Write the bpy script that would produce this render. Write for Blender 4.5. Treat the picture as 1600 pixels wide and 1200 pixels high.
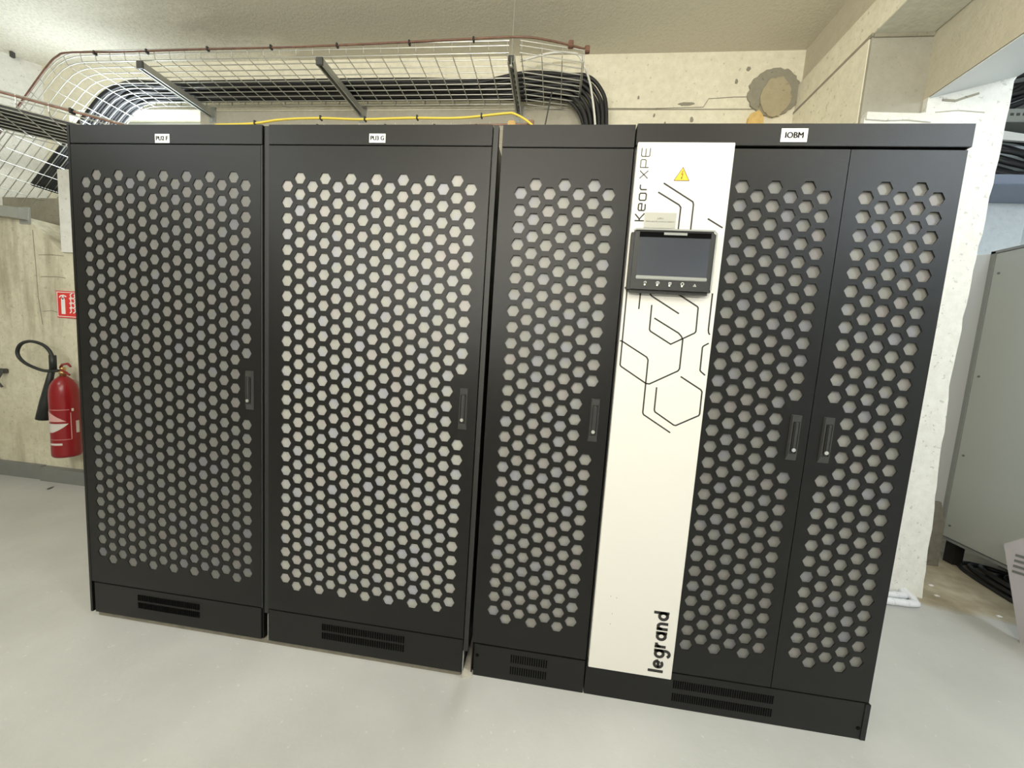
import bpy, bmesh, math, random
from mathutils import Vector, Matrix
random.seed(7)
C = bpy.context.scene.collection
SC = bpy.context.scene
for o in list(bpy.data.objects): bpy.data.objects.remove(o)

# ------------------------------------------------------------ camera, world, lights, exposure
cam = bpy.data.cameras.new('camera'); co = bpy.data.objects.new('camera', cam); C.objects.link(co)
co.matrix_world = Matrix(((0.9911,-0.0775,0.1087,1.8456),(0.1155,0.0904,-0.9892,-1.274),(0.0668,0.9929,0.0985,1.263),(0,0,0,1)))
cam.sensor_width = 36; cam.lens = 570.11/1600*36; cam.clip_start = .02
SC.camera = co
w = bpy.data.worlds.new('world'); SC.world = w; w.use_nodes = True
w.node_tree.nodes['Background'].inputs[0].default_value = (.75,.86,1,1)
w.node_tree.nodes['Background'].inputs[1].default_value = .6
def area(name, loc, aim, sx, sy, power, col):
    l = bpy.data.lights.new(name, 'AREA'); l.shape='RECTANGLE'; l.size=sx; l.size_y=sy; l.energy=power; l.color=col
    o = bpy.data.objects.new(name, l); C.objects.link(o); o.location=loc
    o.rotation_euler = (Vector(aim)-Vector(loc)).to_track_quat('-Z','Y').to_euler()
    return o
def bulb(name, loc, r, power, col):
    l = bpy.data.lights.new(name, 'POINT'); l.shadow_soft_size=r; l.energy=power; l.color=col
    o = bpy.data.objects.new(name, l); C.objects.link(o); o.location=loc; return o
bulb('ceiling_lamp', (1.7,-2.5,2.95), .22, 62, (1,.965,.88))
bulb('ceiling_lamp', (-1.4,-1.7,2.95), .22, 40, (.90,.97,1))
bulb('ceiling_lamp', (3.1,-1.0,2.75), .15, 14, (1,.95,.82))
bulb('next_room_lamp', (4.75,-1.7,3.0), .3, 120, (.84,.92,1))
area('ceiling_fill', (.9,-2.6,2.1), (1.0,.9,3.4), 2.2,.2, 60, (1,.96,.86))  # added fill from behind the camera to brighten the ceiling, no real fixture
area('daylight_from_window', (-1.9,1.56,2.7), (-1.9,-.2,3.3), .9,.5, 9, (.8,.9,1))
SC.view_settings.view_transform = 'Standard'; SC.view_settings.look = 'None'
SC.view_settings.gamma = 1; SC.view_settings.use_curve_mapping = False
SC.view_settings.exposure = .38

# ------------------------------------------------------------ materials
def nt(name):
    m = bpy.data.materials.new(name); m.use_nodes = True; t = m.node_tree
    return m, t, t.nodes, t.links, t.nodes['Principled BSDF']
def mat(name, col, rough=.6, metal=0, spec=.5, noise=0, nscale=8, bump=0, bscale=60, emis=None, es=0):
    m,t,N,L,B = nt(name)
    B.inputs['Base Color'].default_value = (*col,1); B.inputs['Roughness'].default_value = rough
    B.inputs['Metallic'].default_value = metal; B.inputs['Specular IOR Level'].default_value = spec
    if emis: B.inputs['Emission Color'].default_value=(*emis,1); B.inputs['Emission Strength'].default_value=es
    tc = N.new('ShaderNodeTexCoord')
    if noise:
        n = N.new('ShaderNodeTexNoise'); n.inputs['Scale'].default_value=nscale; n.inputs['Detail'].default_value=5
        r = N.new('ShaderNodeMix'); r.data_type='RGBA'; r.blend_type='MIX'
        L.new(tc.outputs['Object'], n.inputs['Vector']); L.new(n.outputs['Fac'], r.inputs[0])
        r.inputs[6].default_value = (*[max(0,c*(1-noise)) for c in col],1); r.inputs[7].default_value = (*[min(1,c*(1+noise)) for c in col],1)
        L.new(r.outputs[2], B.inputs['Base Color'])
    if bump:
        n = N.new('ShaderNodeTexNoise'); n.inputs['Scale'].default_value=bscale; n.inputs['Detail'].default_value=3
        b = N.new('ShaderNodeBump'); b.inputs['Strength'].default_value=bump; b.inputs['Distance'].default_value=.01
        L.new(tc.outputs['Object'], n.inputs['Vector']); L.new(n.outputs['Fac'], b.inputs['Height']); L.new(b.outputs[0], B.inputs['Normal'])
    return m
def ramp(N, stops):
    r = N.new('ShaderNodeValToRGB'); e = r.color_ramp.elements
    while len(e) < len(stops): e.new(.5)
    for k,(p,c) in enumerate(stops):
        e[k].position=p; e[k].color = (*c,1) if len(c)==3 else c
    return r
def mixc(N, L, fac, a, b, mode='MIX'):
    m = N.new('ShaderNodeMix'); m.data_type='RGBA'; m.blend_type=mode
    for s,v in ((0,fac),(6,a),(7,b)):
        if hasattr(v,'is_linked') or hasattr(v,'links'): L.new(v, m.inputs[s])
        elif isinstance(v,(int,float)): m.inputs[s].default_value = v
        else: m.inputs[s].default_value = (*v,1)
    return m.outputs[2]
def noise(N, L, vec, scale, detail=4, rough=.55, stretch=None):
    if stretch:
        mp = N.new('ShaderNodeMapping'); mp.inputs['Scale'].default_value = stretch; L.new(vec, mp.inputs['Vector']); vec = mp.outputs[0]
    n = N.new('ShaderNodeTexNoise'); n.inputs['Scale'].default_value=scale; n.inputs['Detail'].default_value=detail; n.inputs['Roughness'].default_value=rough
    L.new(vec, n.inputs['Vector']); return n.outputs['Fac']
def concrete(name, base, dark, pore=.5, streak=0, stain=.35, board=0, rough=.85):
    """painted or bare concrete: cloudy stains, pores, optional vertical streaks and board joints"""
    m,t,N,L,B = nt(name)
    tc = N.new('ShaderNodeTexCoord'); V = tc.outputs['Object']
    f = ramp(N, [(.42,(0,0,0)),(.75,(1,1,1))]); L.new(noise(N,L,V,1.7,6,.6), f.inputs[0])
    c = mixc(N,L,f.outputs[0], base, [a*(1-stain)+b*stain for a,b in zip(base,dark)])
    f2 = ramp(N, [(.35,(0,0,0)),(.7,(1,1,1))]); L.new(noise(N,L,V,22,4,.7), f2.inputs[0])
    mm = N.new('ShaderNodeMath'); mm.operation='MULTIPLY'; mm.inputs[1].default_value=.28; L.new(f2.outputs[0], mm.inputs[0])
    c = mixc(N,L,mm.outputs[0], c, dark)
    if streak:
        s = ramp(N, [(.5,(0,0,0)),(.68,(1,1,1))]); L.new(noise(N,L,V,2.6,5,.6,(2.4,2.4,.35)), s.inputs[0])
        m2 = N.new('ShaderNodeMath'); m2.operation='MULTIPLY'; m2.inputs[1].default_value=streak; L.new(s.outputs[0], m2.inputs[0])
        c = mixc(N,L,m2.outputs[0], c, dark)
    p = ramp(N, [(.66,(0,0,0)),(.72,(1,1,1))]); L.new(noise(N,L,V,45,2,.5), p.inputs[0])
    m3 = N.new('ShaderNodeMath'); m3.operation='MULTIPLY'; m3.inputs[1].default_value=pore; L.new(p.outputs[0], m3.inputs[0])
    c = mixc(N,L,m3.outputs[0], c, [d*.55 for d in dark])
    L.new(c, B.inputs['Base Color'])
    B.inputs['Roughness'].default_value=rough; B.inputs['Specular IOR Level'].default_value=.25
    b = N.new('ShaderNodeBump'); b.inputs['Strength'].default_value=.45; b.inputs['Distance'].default_value=.012
    ad = N.new('ShaderNodeMath'); ad.operation='SUBTRACT'; L.new(noise(N,L,V,14,6,.7), ad.inputs[0]); L.new(m3.outputs[0], ad.inputs[1])
    L.new(ad.outputs[0], b.inputs['Height']); L.new(b.outputs[0], B.inputs['Normal'])
    return m
M = {}
M['wall'] = concrete('cream_painted_concrete', (.90,.86,.70), (.50,.45,.32), pore=.35, stain=.25)
M['wallraw'] = concrete('stained_concrete_wall', (.74,.70,.55), (.33,.29,.19), pore=.3, streak=.75, stain=.45)
M['band'] = concrete('shaded_wall_band', (.50,.47,.38), (.32,.29,.22), pore=.1, stain=.5)  # wall colour darkened for the shade below the back tray
M['pier'] = concrete('grey_tan_render', (.43,.415,.35), (.29,.27,.22), pore=.15, stain=.45)
M['pillar'] = concrete('white_painted_concrete', (.80,.80,.75), (.48,.46,.41), pore=.35, stain=.15)
M['beam'] = concrete('tan_painted_beam', (.62,.575,.45), (.44,.40,.29), pore=.12, stain=.35)
M['beamlow'] = concrete('grey_beam_underside', (.72,.72,.62), (.42,.40,.32), pore=.1, stain=.2)
M['bluewall'] = concrete('cool_white_wall', (.80,.86,.90), (.5,.56,.6), pore=.2, stain=.2)
M['room'] = concrete('plain_wall_paint', (.62,.60,.53), (.4,.38,.3), pore=.1, stain=.2)
M['soffit'] = mat('smooth_white_soffit', (.74,.77,.79), .7, noise=.05, nscale=3)
M['mortar'] = concrete('grey_patch_mortar', (.36,.34,.27), (.2,.18,.13), pore=.4, stain=.5)
M['mortar_tan'] = concrete('tan_patch_mortar', (.50,.44,.30), (.3,.25,.15), pore=.4, stain=.5)
M['foam'] = mat('yellow_foam', (.75,.52,.2), .8, noise=.3, nscale=30, bump=.8, bscale=40)
M['black'] = mat('black_powder_coat', (.0055,.0053,.0048), .38, spec=.34, bump=.12, bscale=900)
M['blackin'] = mat('dark_cabinet_interior', (.0015,.0015,.0015), .9, spec=.1)
M['blackgap'] = mat('black_trim', (.016,.016,.015), .55)
M['bezel'] = mat('black_plastic_bezel', (.028,.029,.028), .38)
M['bezel_edge'] = mat('grey_bezel_edge', (.30,.31,.29), .4)
M['strip'] = mat('grey_display_strip', (.27,.28,.26), .35)
M['handle'] = mat('handle_plastic', (.035,.035,.033), .3)
M['lock'] = mat('lock_metal', (.75,.75,.72), .3, metal=.9)
M['white'] = mat('white_coated_steel', (.67,.65,.60), .45, noise=.015, nscale=2)
M['print'] = mat('black_print', (.02,.018,.016), .5)
M['paper'] = mat('white_label', (.86,.86,.84), .5)
M['silver'] = mat('silver_sticker', (.40,.40,.35), .4, metal=.1)
M['grey_print'] = mat('grey_print', (.12,.12,.10), .5)
M['yellow'] = mat('warning_yellow', (.93,.50,.03), .5)
M['led'] = mat('led_green', (.8,1,.5), .4, emis=(.9,1,.55), es=2.2)
M['icon'] = mat('icon_print', (.62,.62,.58), .5)
M['galv'] = mat('galvanised_wire', (.60,.60,.55), .38, metal=.75)
M['strut'] = mat('galvanised_channel', (.45,.46,.43), .45, metal=.55, noise=.1, nscale=20)
M['cap'] = mat('dark_end_cap', (.07,.07,.065), .5)
M['cable'] = mat('black_cable', (.022,.022,.023), .42)
M['whitecable'] = mat('white_cable', (.80,.79,.72), .45)
M['yellowcable'] = mat('yellow_cable', (.80,.62,.08), .45)
M['copper'] = mat('copper_earth_wire', (.22,.12,.085), .45, metal=.4, noise=.5, nscale=30)
M['red'] = mat('red_enamel', (.25,.008,.012), .28)
M['redsign'] = mat('red_sign', (.72,.035,.03), .5)
M['pink'] = mat('faded_label', (.62,.36,.34), .5)
M['labelgrey'] = mat('label_grey', (.62,.58,.54), .5)
M['brass'] = mat('brass_valve', (.55,.38,.16), .35, metal=.8)
M['rubber'] = mat('black_rubber', (.018,.022,.02), .5)
M['skirt'] = mat('grey_painted_skirting', (.20,.205,.195), .6, noise=.1, nscale=15)
M['pad'] = mat('raw_concrete_pad', (.17,.155,.12), .9, noise=.4, nscale=25, bump=.6, bscale=40)
M['greysteel'] = mat('light_grey_enamel', (.47,.49,.455), .4, noise=.03, nscale=2)
M['greyside'] = mat('grey_enamel_side', (.42,.42,.41), .5)
M['greydark'] = mat('grey_seam', (.16,.165,.155), .5)
M['lilac'] = mat('lilac_grey_plastic', (.50,.47,.49), .6, noise=.08, nscale=10)
M['conduit'] = mat('white_grey_conduit', (.72,.74,.78), .35)
M['bluegrey'] = mat('blue_grey_trunking', (.24,.28,.37), .4)
M['dust'] = mat('grey_dust', (.45,.42,.36), .95, noise=.3, nscale=60)
M['pane'] = mat('daylit_window_pane', (.8,.9,.95), .3, emis=(.86,.95,1), es=2.2)
M['frame'] = mat('window_frame_paint', (.6,.62,.6), .5)

def filter_mat(name, v):
    m,t,N,L,B = nt(name)
    tc = N.new('ShaderNodeTexCoord'); V = tc.outputs['Object']
    mp = N.new('ShaderNodeMapping'); mp.inputs['Rotation'].default_value=(0,math.radians(45),0); L.new(V, mp.inputs[0])
    vo = N.new('ShaderNodeTexVoronoi'); vo.inputs['Scale'].default_value=260; vo.inputs['Randomness'].default_value=0
    L.new(mp.outputs[0], vo.inputs['Vector'])
    r = ramp(N, [(.25,(.62,.62,.62)),(.45,(1,1,1))]); L.new(vo.outputs['Distance'], r.inputs[0])
    n = ramp(N, [(.3,(.88,.88,.86)),(.7,(1.0,1.0,1.0))]); L.new(noise(N,L,V,28,2), n.inputs[0])
    h = ramp(N, [(.35,(v*1.04,v*.97,v*.94)),(.5,(v,v*1.0,v*.90)),(.65,(v*.95,v*.95,v*1.04))]); L.new(noise(N,L,V,12,1), h.inputs[0])
    c = mixc(N,L,1.0, h.outputs[0], r.outputs[0], 'MULTIPLY'); c = mixc(N,L,1.0, c, n.outputs[0], 'MULTIPLY')
    L.new(c, B.inputs['Base Color']); B.inputs['Roughness'].default_value=.5; B.inputs['Metallic'].default_value=.0
    return m

def ceiling_mat():
    m,t,N,L,B = nt('stained_concrete_ceiling')
    tc = N.new('ShaderNodeTexCoord'); V = tc.outputs['Object']; sp = N.new('ShaderNodeSeparateXYZ'); L.new(V, sp.inputs[0])
    # damp stain band along the back wall (the stain follows the wall, with a ragged edge)
    ns = noise(N,L,V,1.3,7,.62,(.45,1.3,1))
    mr = N.new('ShaderNodeMapRange'); mr.inputs[1].default_value=.15; mr.inputs[2].default_value=.95; L.new(sp.outputs[1], mr.inputs[0])
    ad = N.new('ShaderNodeMath'); ad.operation='ADD'; L.new(mr.outputs[0], ad.inputs[0]); L.new(ns, ad.inputs[1])
    mx = N.new('ShaderNodeMapRange'); mx.inputs[1].default_value=-2.6; mx.inputs[2].default_value=-.2; mx.inputs[3].default_value=-.75; mx.inputs[4].default_value=0; L.new(sp.outputs[0], mx.inputs[0])
    ad2 = N.new('ShaderNodeMath'); ad2.operation='ADD'; L.new(ad.outputs[0], ad2.inputs[0]); L.new(mx.outputs[0], ad2.inputs[1])
    r = ramp(N, [(.0,(0,0,0)),(.92,(0,0,0)),(1.0,(.75,.75,.75))])
    sc = N.new('ShaderNodeMath'); sc.operation='MULTIPLY'; sc.inputs[1].default_value=.74; L.new(ad2.outputs[0], sc.inputs[0]); L.new(sc.outputs[0], r.inputs[0])
    c = mixc(N,L,r.outputs[0], (.90,.87,.75), (.60,.56,.45))
    g = ramp(N, [(.45,(0,0,0)),(.62,(.5,.5,.5))]); L.new(noise(N,L,V,70,3,.7), g.inputs[0])
    c = mixc(N,L,g.outputs[0], c, (.62,.58,.47))
    L.new(c, B.inputs['Base Color']); B.inputs['Roughness'].default_value=.9
    b = N.new('ShaderNodeBump'); b.inputs['Strength'].default_value=.5; b.inputs['Distance'].default_value=.01
    L.new(noise(N,L,V,60,4,.7), b.inputs['Height']); L.new(b.outputs[0], B.inputs['Normal'])
    return m
M['ceiling'] = ceiling_mat()

def floor_mat():
    m,t,N,L,B = nt('grey_painted_floor')
    tc = N.new('ShaderNodeTexCoord'); V = tc.outputs['Object']; sp = N.new('ShaderNodeSeparateXYZ'); L.new(V, sp.inputs[0])
    c1 = ramp(N, [(.3,(.43,.43,.41)),(.7,(.53,.53,.51))]); L.new(noise(N,L,V,1.6,6,.6), c1.inputs[0])
    sk = ramp(N, [(.70,(0,0,0)),(.76,(.5,.5,.5))]); L.new(noise(N,L,V,55,2,.5), sk.inputs[0])
    c = mixc(N,L,sk.outputs[0], c1.outputs[0], (.68,.67,.62))
    # unpainted dusty concrete past the pillar: y > .83 - .3*(x-4)+noise and x > 3.9
    ns = noise(N,L,V,5,5,.6)
    a = N.new('ShaderNodeMath'); a.operation='MULTIPLY_ADD'; a.inputs[1].default_value=.30; L.new(sp.outputs[0], a.inputs[0]); L.new(sp.outputs[1], a.inputs[2])
    a2 = N.new('ShaderNodeMath'); a2.operation='MULTIPLY_ADD'; a2.inputs[1].default_value=.18; L.new(ns, a2.inputs[0]); L.new(a.outputs[0], a2.inputs[2])
    st = N.new('ShaderNodeMapRange'); st.inputs[1].default_value=2.17; st.inputs[2].default_value=2.22; L.new(a2.outputs[0], st.inputs[0])
    xr = N.new('ShaderNodeMath'); xr.operation='GREATER_THAN'; xr.inputs[1].default_value=3.5; L.new(sp.outputs[0], xr.inputs[0])
    mk = N.new('ShaderNodeMath'); mk.operation='MULTIPLY'; L.new(st.outputs[0], mk.inputs[0]); L.new(xr.outputs[0], mk.inputs[1])
    db = ramp(N, [(.35,(.33,.28,.19)),(.7,(.50,.44,.32))]); L.new(noise(N,L,V,8,6,.6), db.inputs[0])
    c = mixc(N,L,mk.outputs[0], c, db.outputs[0])
    L.new(c, B.inputs['Base Color'])
    rr = N.new('ShaderNodeMapRange'); rr.inputs[3].default_value=.34; rr.inputs[4].default_value=.5; L.new(noise(N,L,V,3,5,.6), rr.inputs[0])
    rm = N.new('ShaderNodeMath'); rm.operation='MULTIPLY_ADD'; rm.inputs[1].default_value=.45; L.new(mk.outputs[0], rm.inputs[0]); L.new(rr.outputs[0], rm.inputs[2])
    L.new(rm.outputs[0], B.inputs['Roughness']); B.inputs['Specular IOR Level'].default_value=.4
    b = N.new('ShaderNodeBump'); b.inputs['Strength'].default_value=.25; b.inputs['Distance'].default_value=.008
    L.new(noise(N,L,V,9,6,.65), b.inputs['Height']); L.new(b.outputs[0], B.inputs['Normal'])
    return m
M['floor'] = floor_mat()

# ------------------------------------------------------------ helpers
def base(name):            # plain name; Blender adds .001
    return name
def link(name, me, m=None, parent=None, smooth=False):
    o = bpy.data.objects.new(name, me); C.objects.link(o)
    if m and not me.materials: me.materials.append(m)
    if parent: o.parent = parent
    if smooth:
        for p in me.polygons: p.use_smooth = True
    return o
def obj(name, bm, m, parent=None, smooth=False):
    me = bpy.data.meshes.new(name); bmesh.ops.recalc_face_normals(bm, faces=bm.faces[:]); bm.to_mesh(me); bm.free()
    return link(name, me, m, parent, smooth)
def tag(o, label=None, cat=None, group=None, kind=None):
    for k,v in (('label',label),('category',cat),('group',group),('kind',kind)):
        if v: o[k]=v
    return o
def empty(name, label, cat, group=None, loc=(0,0,0)):
    o = bpy.data.objects.new(name, None); C.objects.link(o); o.empty_display_size=.1; o.location=loc
    return tag(o,label,cat,group)
def box(bm, x0,x1,y0,y1,z0,z1, bev=0):
    r = bmesh.ops.create_cube(bm, size=1)
    for v in r['verts']:
        v.co = Vector(((x0+x1)/2+v.co.x*(x1-x0), (y0+y1)/2+v.co.y*(y1-y0), (z0+z1)/2+v.co.z*(z1-z0)))
    if bev:
        es = list({e for v in r['verts'] for e in v.link_edges})
        bmesh.ops.bevel(bm, geom=es, offset=bev, segments=2, affect='EDGES')
    return bm
def B(*a, bev=0): return box(bmesh.new(), *a, bev=bev)
def prism(bm, pts, axis, a, b):
    """polygon pts (2D) extruded along axis from a to b; axis 'y': pts are (x,z); 'x': (y,z); 'z': (x,y)"""
    def P(p,t):
        return {'y':(p[0],t,p[1]),'x':(t,p[0],p[1]),'z':(p[0],p[1],t)}[axis]
    va=[bm.verts.new(P(p,a)) for p in pts]; vb=[bm.verts.new(P(p,b)) for p in pts]
    n=len(pts); bm.faces.new(va); bm.faces.new(vb[::-1])
    for i in range(n): bm.faces.new((va[i],vb[i],vb[(i+1)%n],va[(i+1)%n]))
    return bm
def tube(bm, pts, r, seg=8, caps=True, closed=False):
    pts=[Vector(p) for p in pts]; n=len(pts); rings=[]; 
    rs = r if isinstance(r,(list,tuple)) else [r]*n
    T=[]
    for i in range(n):
        if closed: t=pts[(i+1)%n]-pts[i-1]
        else: t = pts[min(i+1,n-1)]-pts[max(i-1,0)]
        T.append(t.normalized())
    up = Vector((0,0,1)) if abs(T[0].z)<.9 else Vector((1,0,0))
    u = T[0].cross(up).normalized()
    for i in range(n):
        u = (u - T[i]*u.dot(T[i])).normalized(); v = T[i].cross(u)
        rings.append([bm.verts.new(pts[i]+(u*math.cos(a)+v*math.sin(a))*rs[i]) for a in [2*math.pi*k/seg for k in range(seg)]])
    rng = range(n if closed else n-1)
    for i in rng:
        A,Bq = rings[i], rings[(i+1)%n]
        for k in range(seg): bm.faces.new((A[k],A[(k+1)%seg],Bq[(k+1)%seg],Bq[k]))
    if caps and not closed: bm.faces.new(rings[0][::-1]); bm.faces.new(rings[-1])
    return bm
def TB(pts, r, seg=8, **k): return tube(bmesh.new(), pts, r, seg, **k)
def spline(pts, n=8):
    P=[Vector(p) for p in pts]; out=[]
    for i in range(len(P)-1):
        a=P[max(i-1,0)]; b=P[i]; c=P[i+1]; d=P[min(i+2,len(P)-1)]
        for k in range(n):
            t=k/n; out.append(.5*((2*b)+(c-a)*t+(2*a-5*b+4*c-d)*t*t+(3*b-a-3*c+d)*t**3))
    out.append(P[-1]); return out
def disc(bm, cx, cz, y, r, seg=20, th=.001, ys=1):
    return prism(bm, [(cx+r*math.cos(2*math.pi*k/seg), cz+r*math.sin(2*math.pi*k/seg)) for k in range(seg)], 'y', y, y-th)
def lathe(bm, prof, c, seg=28):
    rings=[]
    for r,z in prof:
        rings.append([bm.verts.new((c[0]+r*math.cos(2*math.pi*k/seg), c[1]+r*math.sin(2*math.pi*k/seg), c[2]+z)) for k in range(seg)])
    for i in range(len(rings)-1):
        for k in range(seg): bm.faces.new((rings[i][k],rings[i][(k+1)%seg],rings[i+1][(k+1)%seg],rings[i+1][k]))
    bm.faces.new(rings[0][::-1]); bm.faces.new(rings[-1]); return bm
def ribbon(bm, pts, w, y, th=.0006, closed=False):
    """flat printed line of width w in the x-z plane at depth y"""
    P=[Vector(p) for p in pts]; n=len(P); Lf=[];Rt=[]
    for i in range(n):
        if closed: d0=(P[i]-P[i-1]).normalized(); d1=(P[(i+1)%n]-P[i]).normalized()
        else:
            d0=(P[i]-P[i-1]).normalized() if i>0 else (P[1]-P[0]).normalized()
            d1=(P[i+1]-P[i]).normalized() if i<n-1 else d0
        n0=Vector((-d0.y,d0.x)); n1=Vector((-d1.y,d1.x)); m=(n0+n1)
        if m.length<1e-6: m=n0
        m.normalize(); k=min(1/max(m.dot(n0),.3),1.6)
        Lf.append(P[i]+m*w/2*k); Rt.append(P[i]-m*w/2*k)
    def V(p,t): return bm.verts.new((p.x,t,p.y))
    a=[V(p,y-th) for p in Lf]; b=[V(p,y-th) for p in Rt]; a2=[V(p,y) for p in Lf]; b2=[V(p,y) for p in Rt]
    rg = range(n if closed else n-1)
    for i in rg:
        j=(i+1)%n
        bm.faces.new((a[i],b[i],b[j],a[j])); bm.faces.new((a2[i],a2[j],b2[j],b2[i]))
        bm.faces.new((a[i],a[j],a2[j],a2[i])); bm.faces.new((b[i],b2[i],b2[j],b[j]))
    if not closed:
        bm.faces.new((a[0],a2[0],b2[0],b[0])); bm.faces.new((a[-1],b[-1],b2[-1],a2[-1]))
    return bm
def text_mesh(name, body, x0,x1,z0,z1, y, m, parent, bold=0, th=.0006):
    cu = bpy.data.curves.new(name,'FONT'); cu.body=body; cu.size=1; cu.resolution_u=3
    o = bpy.data.objects.new('tmp',cu); C.objects.link(o)
    dg = bpy.context.evaluated_depsgraph_get(); dg.update()
    me = bpy.data.meshes.new_from_object(o.evaluated_get(dg)); bpy.data.objects.remove(o); bpy.data.curves.remove(cu)
    xs=[v.co.x for v in me.vertices]; ys=[v.co.y for v in me.vertices]
    a,b,c,d=min(xs),max(xs),min(ys),max(ys)
    for v in me.vertices:
        v.co = Vector((x0+(v.co.x-a)/(b-a)*(x1-x0), y-th, z0+(v.co.y-c)/(d-c)*(z1-z0)))
    me.materials.clear()
    if bold:      # thicken the strokes by shifted copies
        bm=bmesh.new(); bm.from_mesh(me); g0=bm.verts[:]+bm.edges[:]+bm.faces[:]
        for dx,dz in ((bold,0),(-bold,0),(0,bold*.7)):
            for v in [e for e in bmesh.ops.duplicate(bm,geom=g0)['geom'] if isinstance(e,bmesh.types.BMVert)]: v.co+=Vector((dx,-.00005,dz))
        bm.to_mesh(me); bm.free()
    return link(name, me, m, parent)

# ------------------------------------------------------------ the room
def struct(name, bm, m, parent=None, label=None):
    o = obj(name, bm, m, parent)
    if not parent: o['kind']='structure'
    if label: o['label']=label
    return o
FL = -.024
def fz(x,y):   # the floor rises in a soft fillet to the right-hand cabinets and stays level beyond them
    u=min(1,max(0,(y+.75)/.73)); u=u*u*(3-2*u); hw=.035+1.1*(1-u)**1.5; t=min(1,max(0,(x-1.6+hw)/(2*hw))); t=t*t*(3-2*t)
    if x>3.3: u=max(u,min(1,(x-3.3)/.8))
    return FL*(1-t*u)
bm = bmesh.new()
xs=[-5.5+.5*i for i in range(11)]+[.25,.5,.7,.9,1.05,1.2,1.35,1.45,1.5]+[1.555+.01*i for i in range(9)]+[1.66,1.7,1.77,1.85]+[2+.25*i for i in range(9)]+[4.5+.5*i for i in range(7)]
ys=[-4.5,-2,-1,-.75]+[-.70+.05*i for i in range(14)]+[-.02,.03,.5,1,2.5]
g=[[bm.verts.new((x,y,fz(x,y))) for y in ys] for x in xs]
for i in range(len(xs)-1):
    for j in range(len(ys)-1): bm.faces.new((g[i][j],g[i+1][j],g[i+1][j+1],g[i][j+1])).smooth=True
gb=[bm.verts.new(p) for p in ((-5.5,-4.5,-.2),(7.5,-4.5,-.2),(7.5,2.5,-.2),(-5.5,2.5,-.2))]; bm.faces.new(gb)
struct('floor', bm, M['floor'], label='light grey painted concrete floor, bare and dusty past the white pillar')
struct('ceiling', B(-5.5,3.4,-4.5,1.8,3.395,3.6), M['ceiling'], label='rough concrete ceiling with damp stains along the back wall')
struct('ceiling', B(4.0,7.5,-4.5,2.6,4.0,4.2), M['room'], label='higher ceiling over the room past the white pillar')
# back wall with window opening (x -2.45..-1.19, z 2.3..3.035)
bm=bmesh.new()
box(bm,-2.8,-2.45,1.6,1.85,-.03,3.5); box(bm,-2.45,-1.19,1.6,1.85,-.03,2.3); box(bm,-2.45,-1.19,1.6,1.85,3.035,3.5); box(bm,-1.19,3.5,1.6,1.85,-.03,3.5)
wb=struct('wall_back', bm, M['wall'], label='cream painted concrete wall behind the black cabinets')
obj('board_joint', ribbon(bmesh.new(), [(-1.19,3.02),(.5,3.018),(2,3.022),(3.1,3.02)], .006, 1.6, .003), M['mortar'], wb)
obj('board_joint', ribbon(bmesh.new(), [(2.08,3.03),(2.4,3.027),(2.75,3.035),(2.78,3.09),(2.95,3.10),(3.05,3.10)], .004, 1.6, .003), M['mortar'], wb)
obj('shaded_band', B(-1.19,1.97,1.596,1.6,2.2,3.018), M['band'], wb)  # darker plate: shade of tray and cables put into the wall colour
def blob(pts, y, th): return prism(bmesh.new(), pts, 'y', y, y-th)
def ragged(cx,cz,rx,rz,n,amp,seed):
    rd=random.Random(seed); return [(cx+rx*(1+rd.uniform(-amp,amp))*math.cos(2*math.pi*k/n), cz+rz*(1+rd.uniform(-amp,amp))*math.sin(2*math.pi*k/n)) for k in range(n)]
obj('mortar_patch', blob(ragged(3.20,3.125,.165,.155,44,.055,1),1.6,.012), M['mortar'], wb)['label']='round grey mortar patch where the beam enters the wall'
obj('mortar_patch', blob(ragged(3.21,3.09,.095,.125,36,.07,2),1.59,.012), M['mortar_tan'], wb)['label']='tan mortar fill inside the round grey patch'
obj('foam_fill', blob(ragged(3.10,2.925,.05,.07,14,.15,3),1.6,.03), M['foam'], wb)['label']='yellow foam fill below the mortar patch'
obj('wall_chip', blob(ragged(2.63,3.055,.055,.012,14,.3,5),1.6,.003), M['mortar'], wb)
for cx,cz,s in ((2.42,2.98,.008),(2.5,2.93,.007),(2.68,2.95,.012),(2.3,3.1,.007),(2.95,3.2,.01),(3.02,3.28,.012)):
    obj('wall_chip', blob(ragged(cx,cz,s,s*1.6,8,.3,int(cx*100)),1.6,.003), M['mortar'], wb)
# window in the back wall
wn = struct('window_1', B(-2.45,-1.19,1.80,1.84,2.3,3.035), M['pane'], label='overexposed daylit window high behind the wire trays')
bm=bmesh.new(); box(bm,-2.45,-1.19,1.77,1.80,2.3,2.33); box(bm,-2.45,-1.19,1.77,1.80,3.005,3.035); box(bm,-2.45,-2.42,1.77,1.80,2.33,3.005); box(bm,-1.22,-1.19,1.77,1.80,2.33,3.005)
obj('window_frame', bm, M['frame'], wn)
# left walls
bm=bmesh.new(); prism(bm, [(-2.7,1.6),(-5.3,-1.0),(-5.5,-.8),(-2.9,1.8)], 'z', -.03, 3.5)
struct('wall_left', bm, M['pillar'], label='pale concrete side wall behind the trays on the left')
struct('wall_left_2', B(-5.5,-5.3,-4.5,-.9,-.03,3.5), M['room'])
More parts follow.
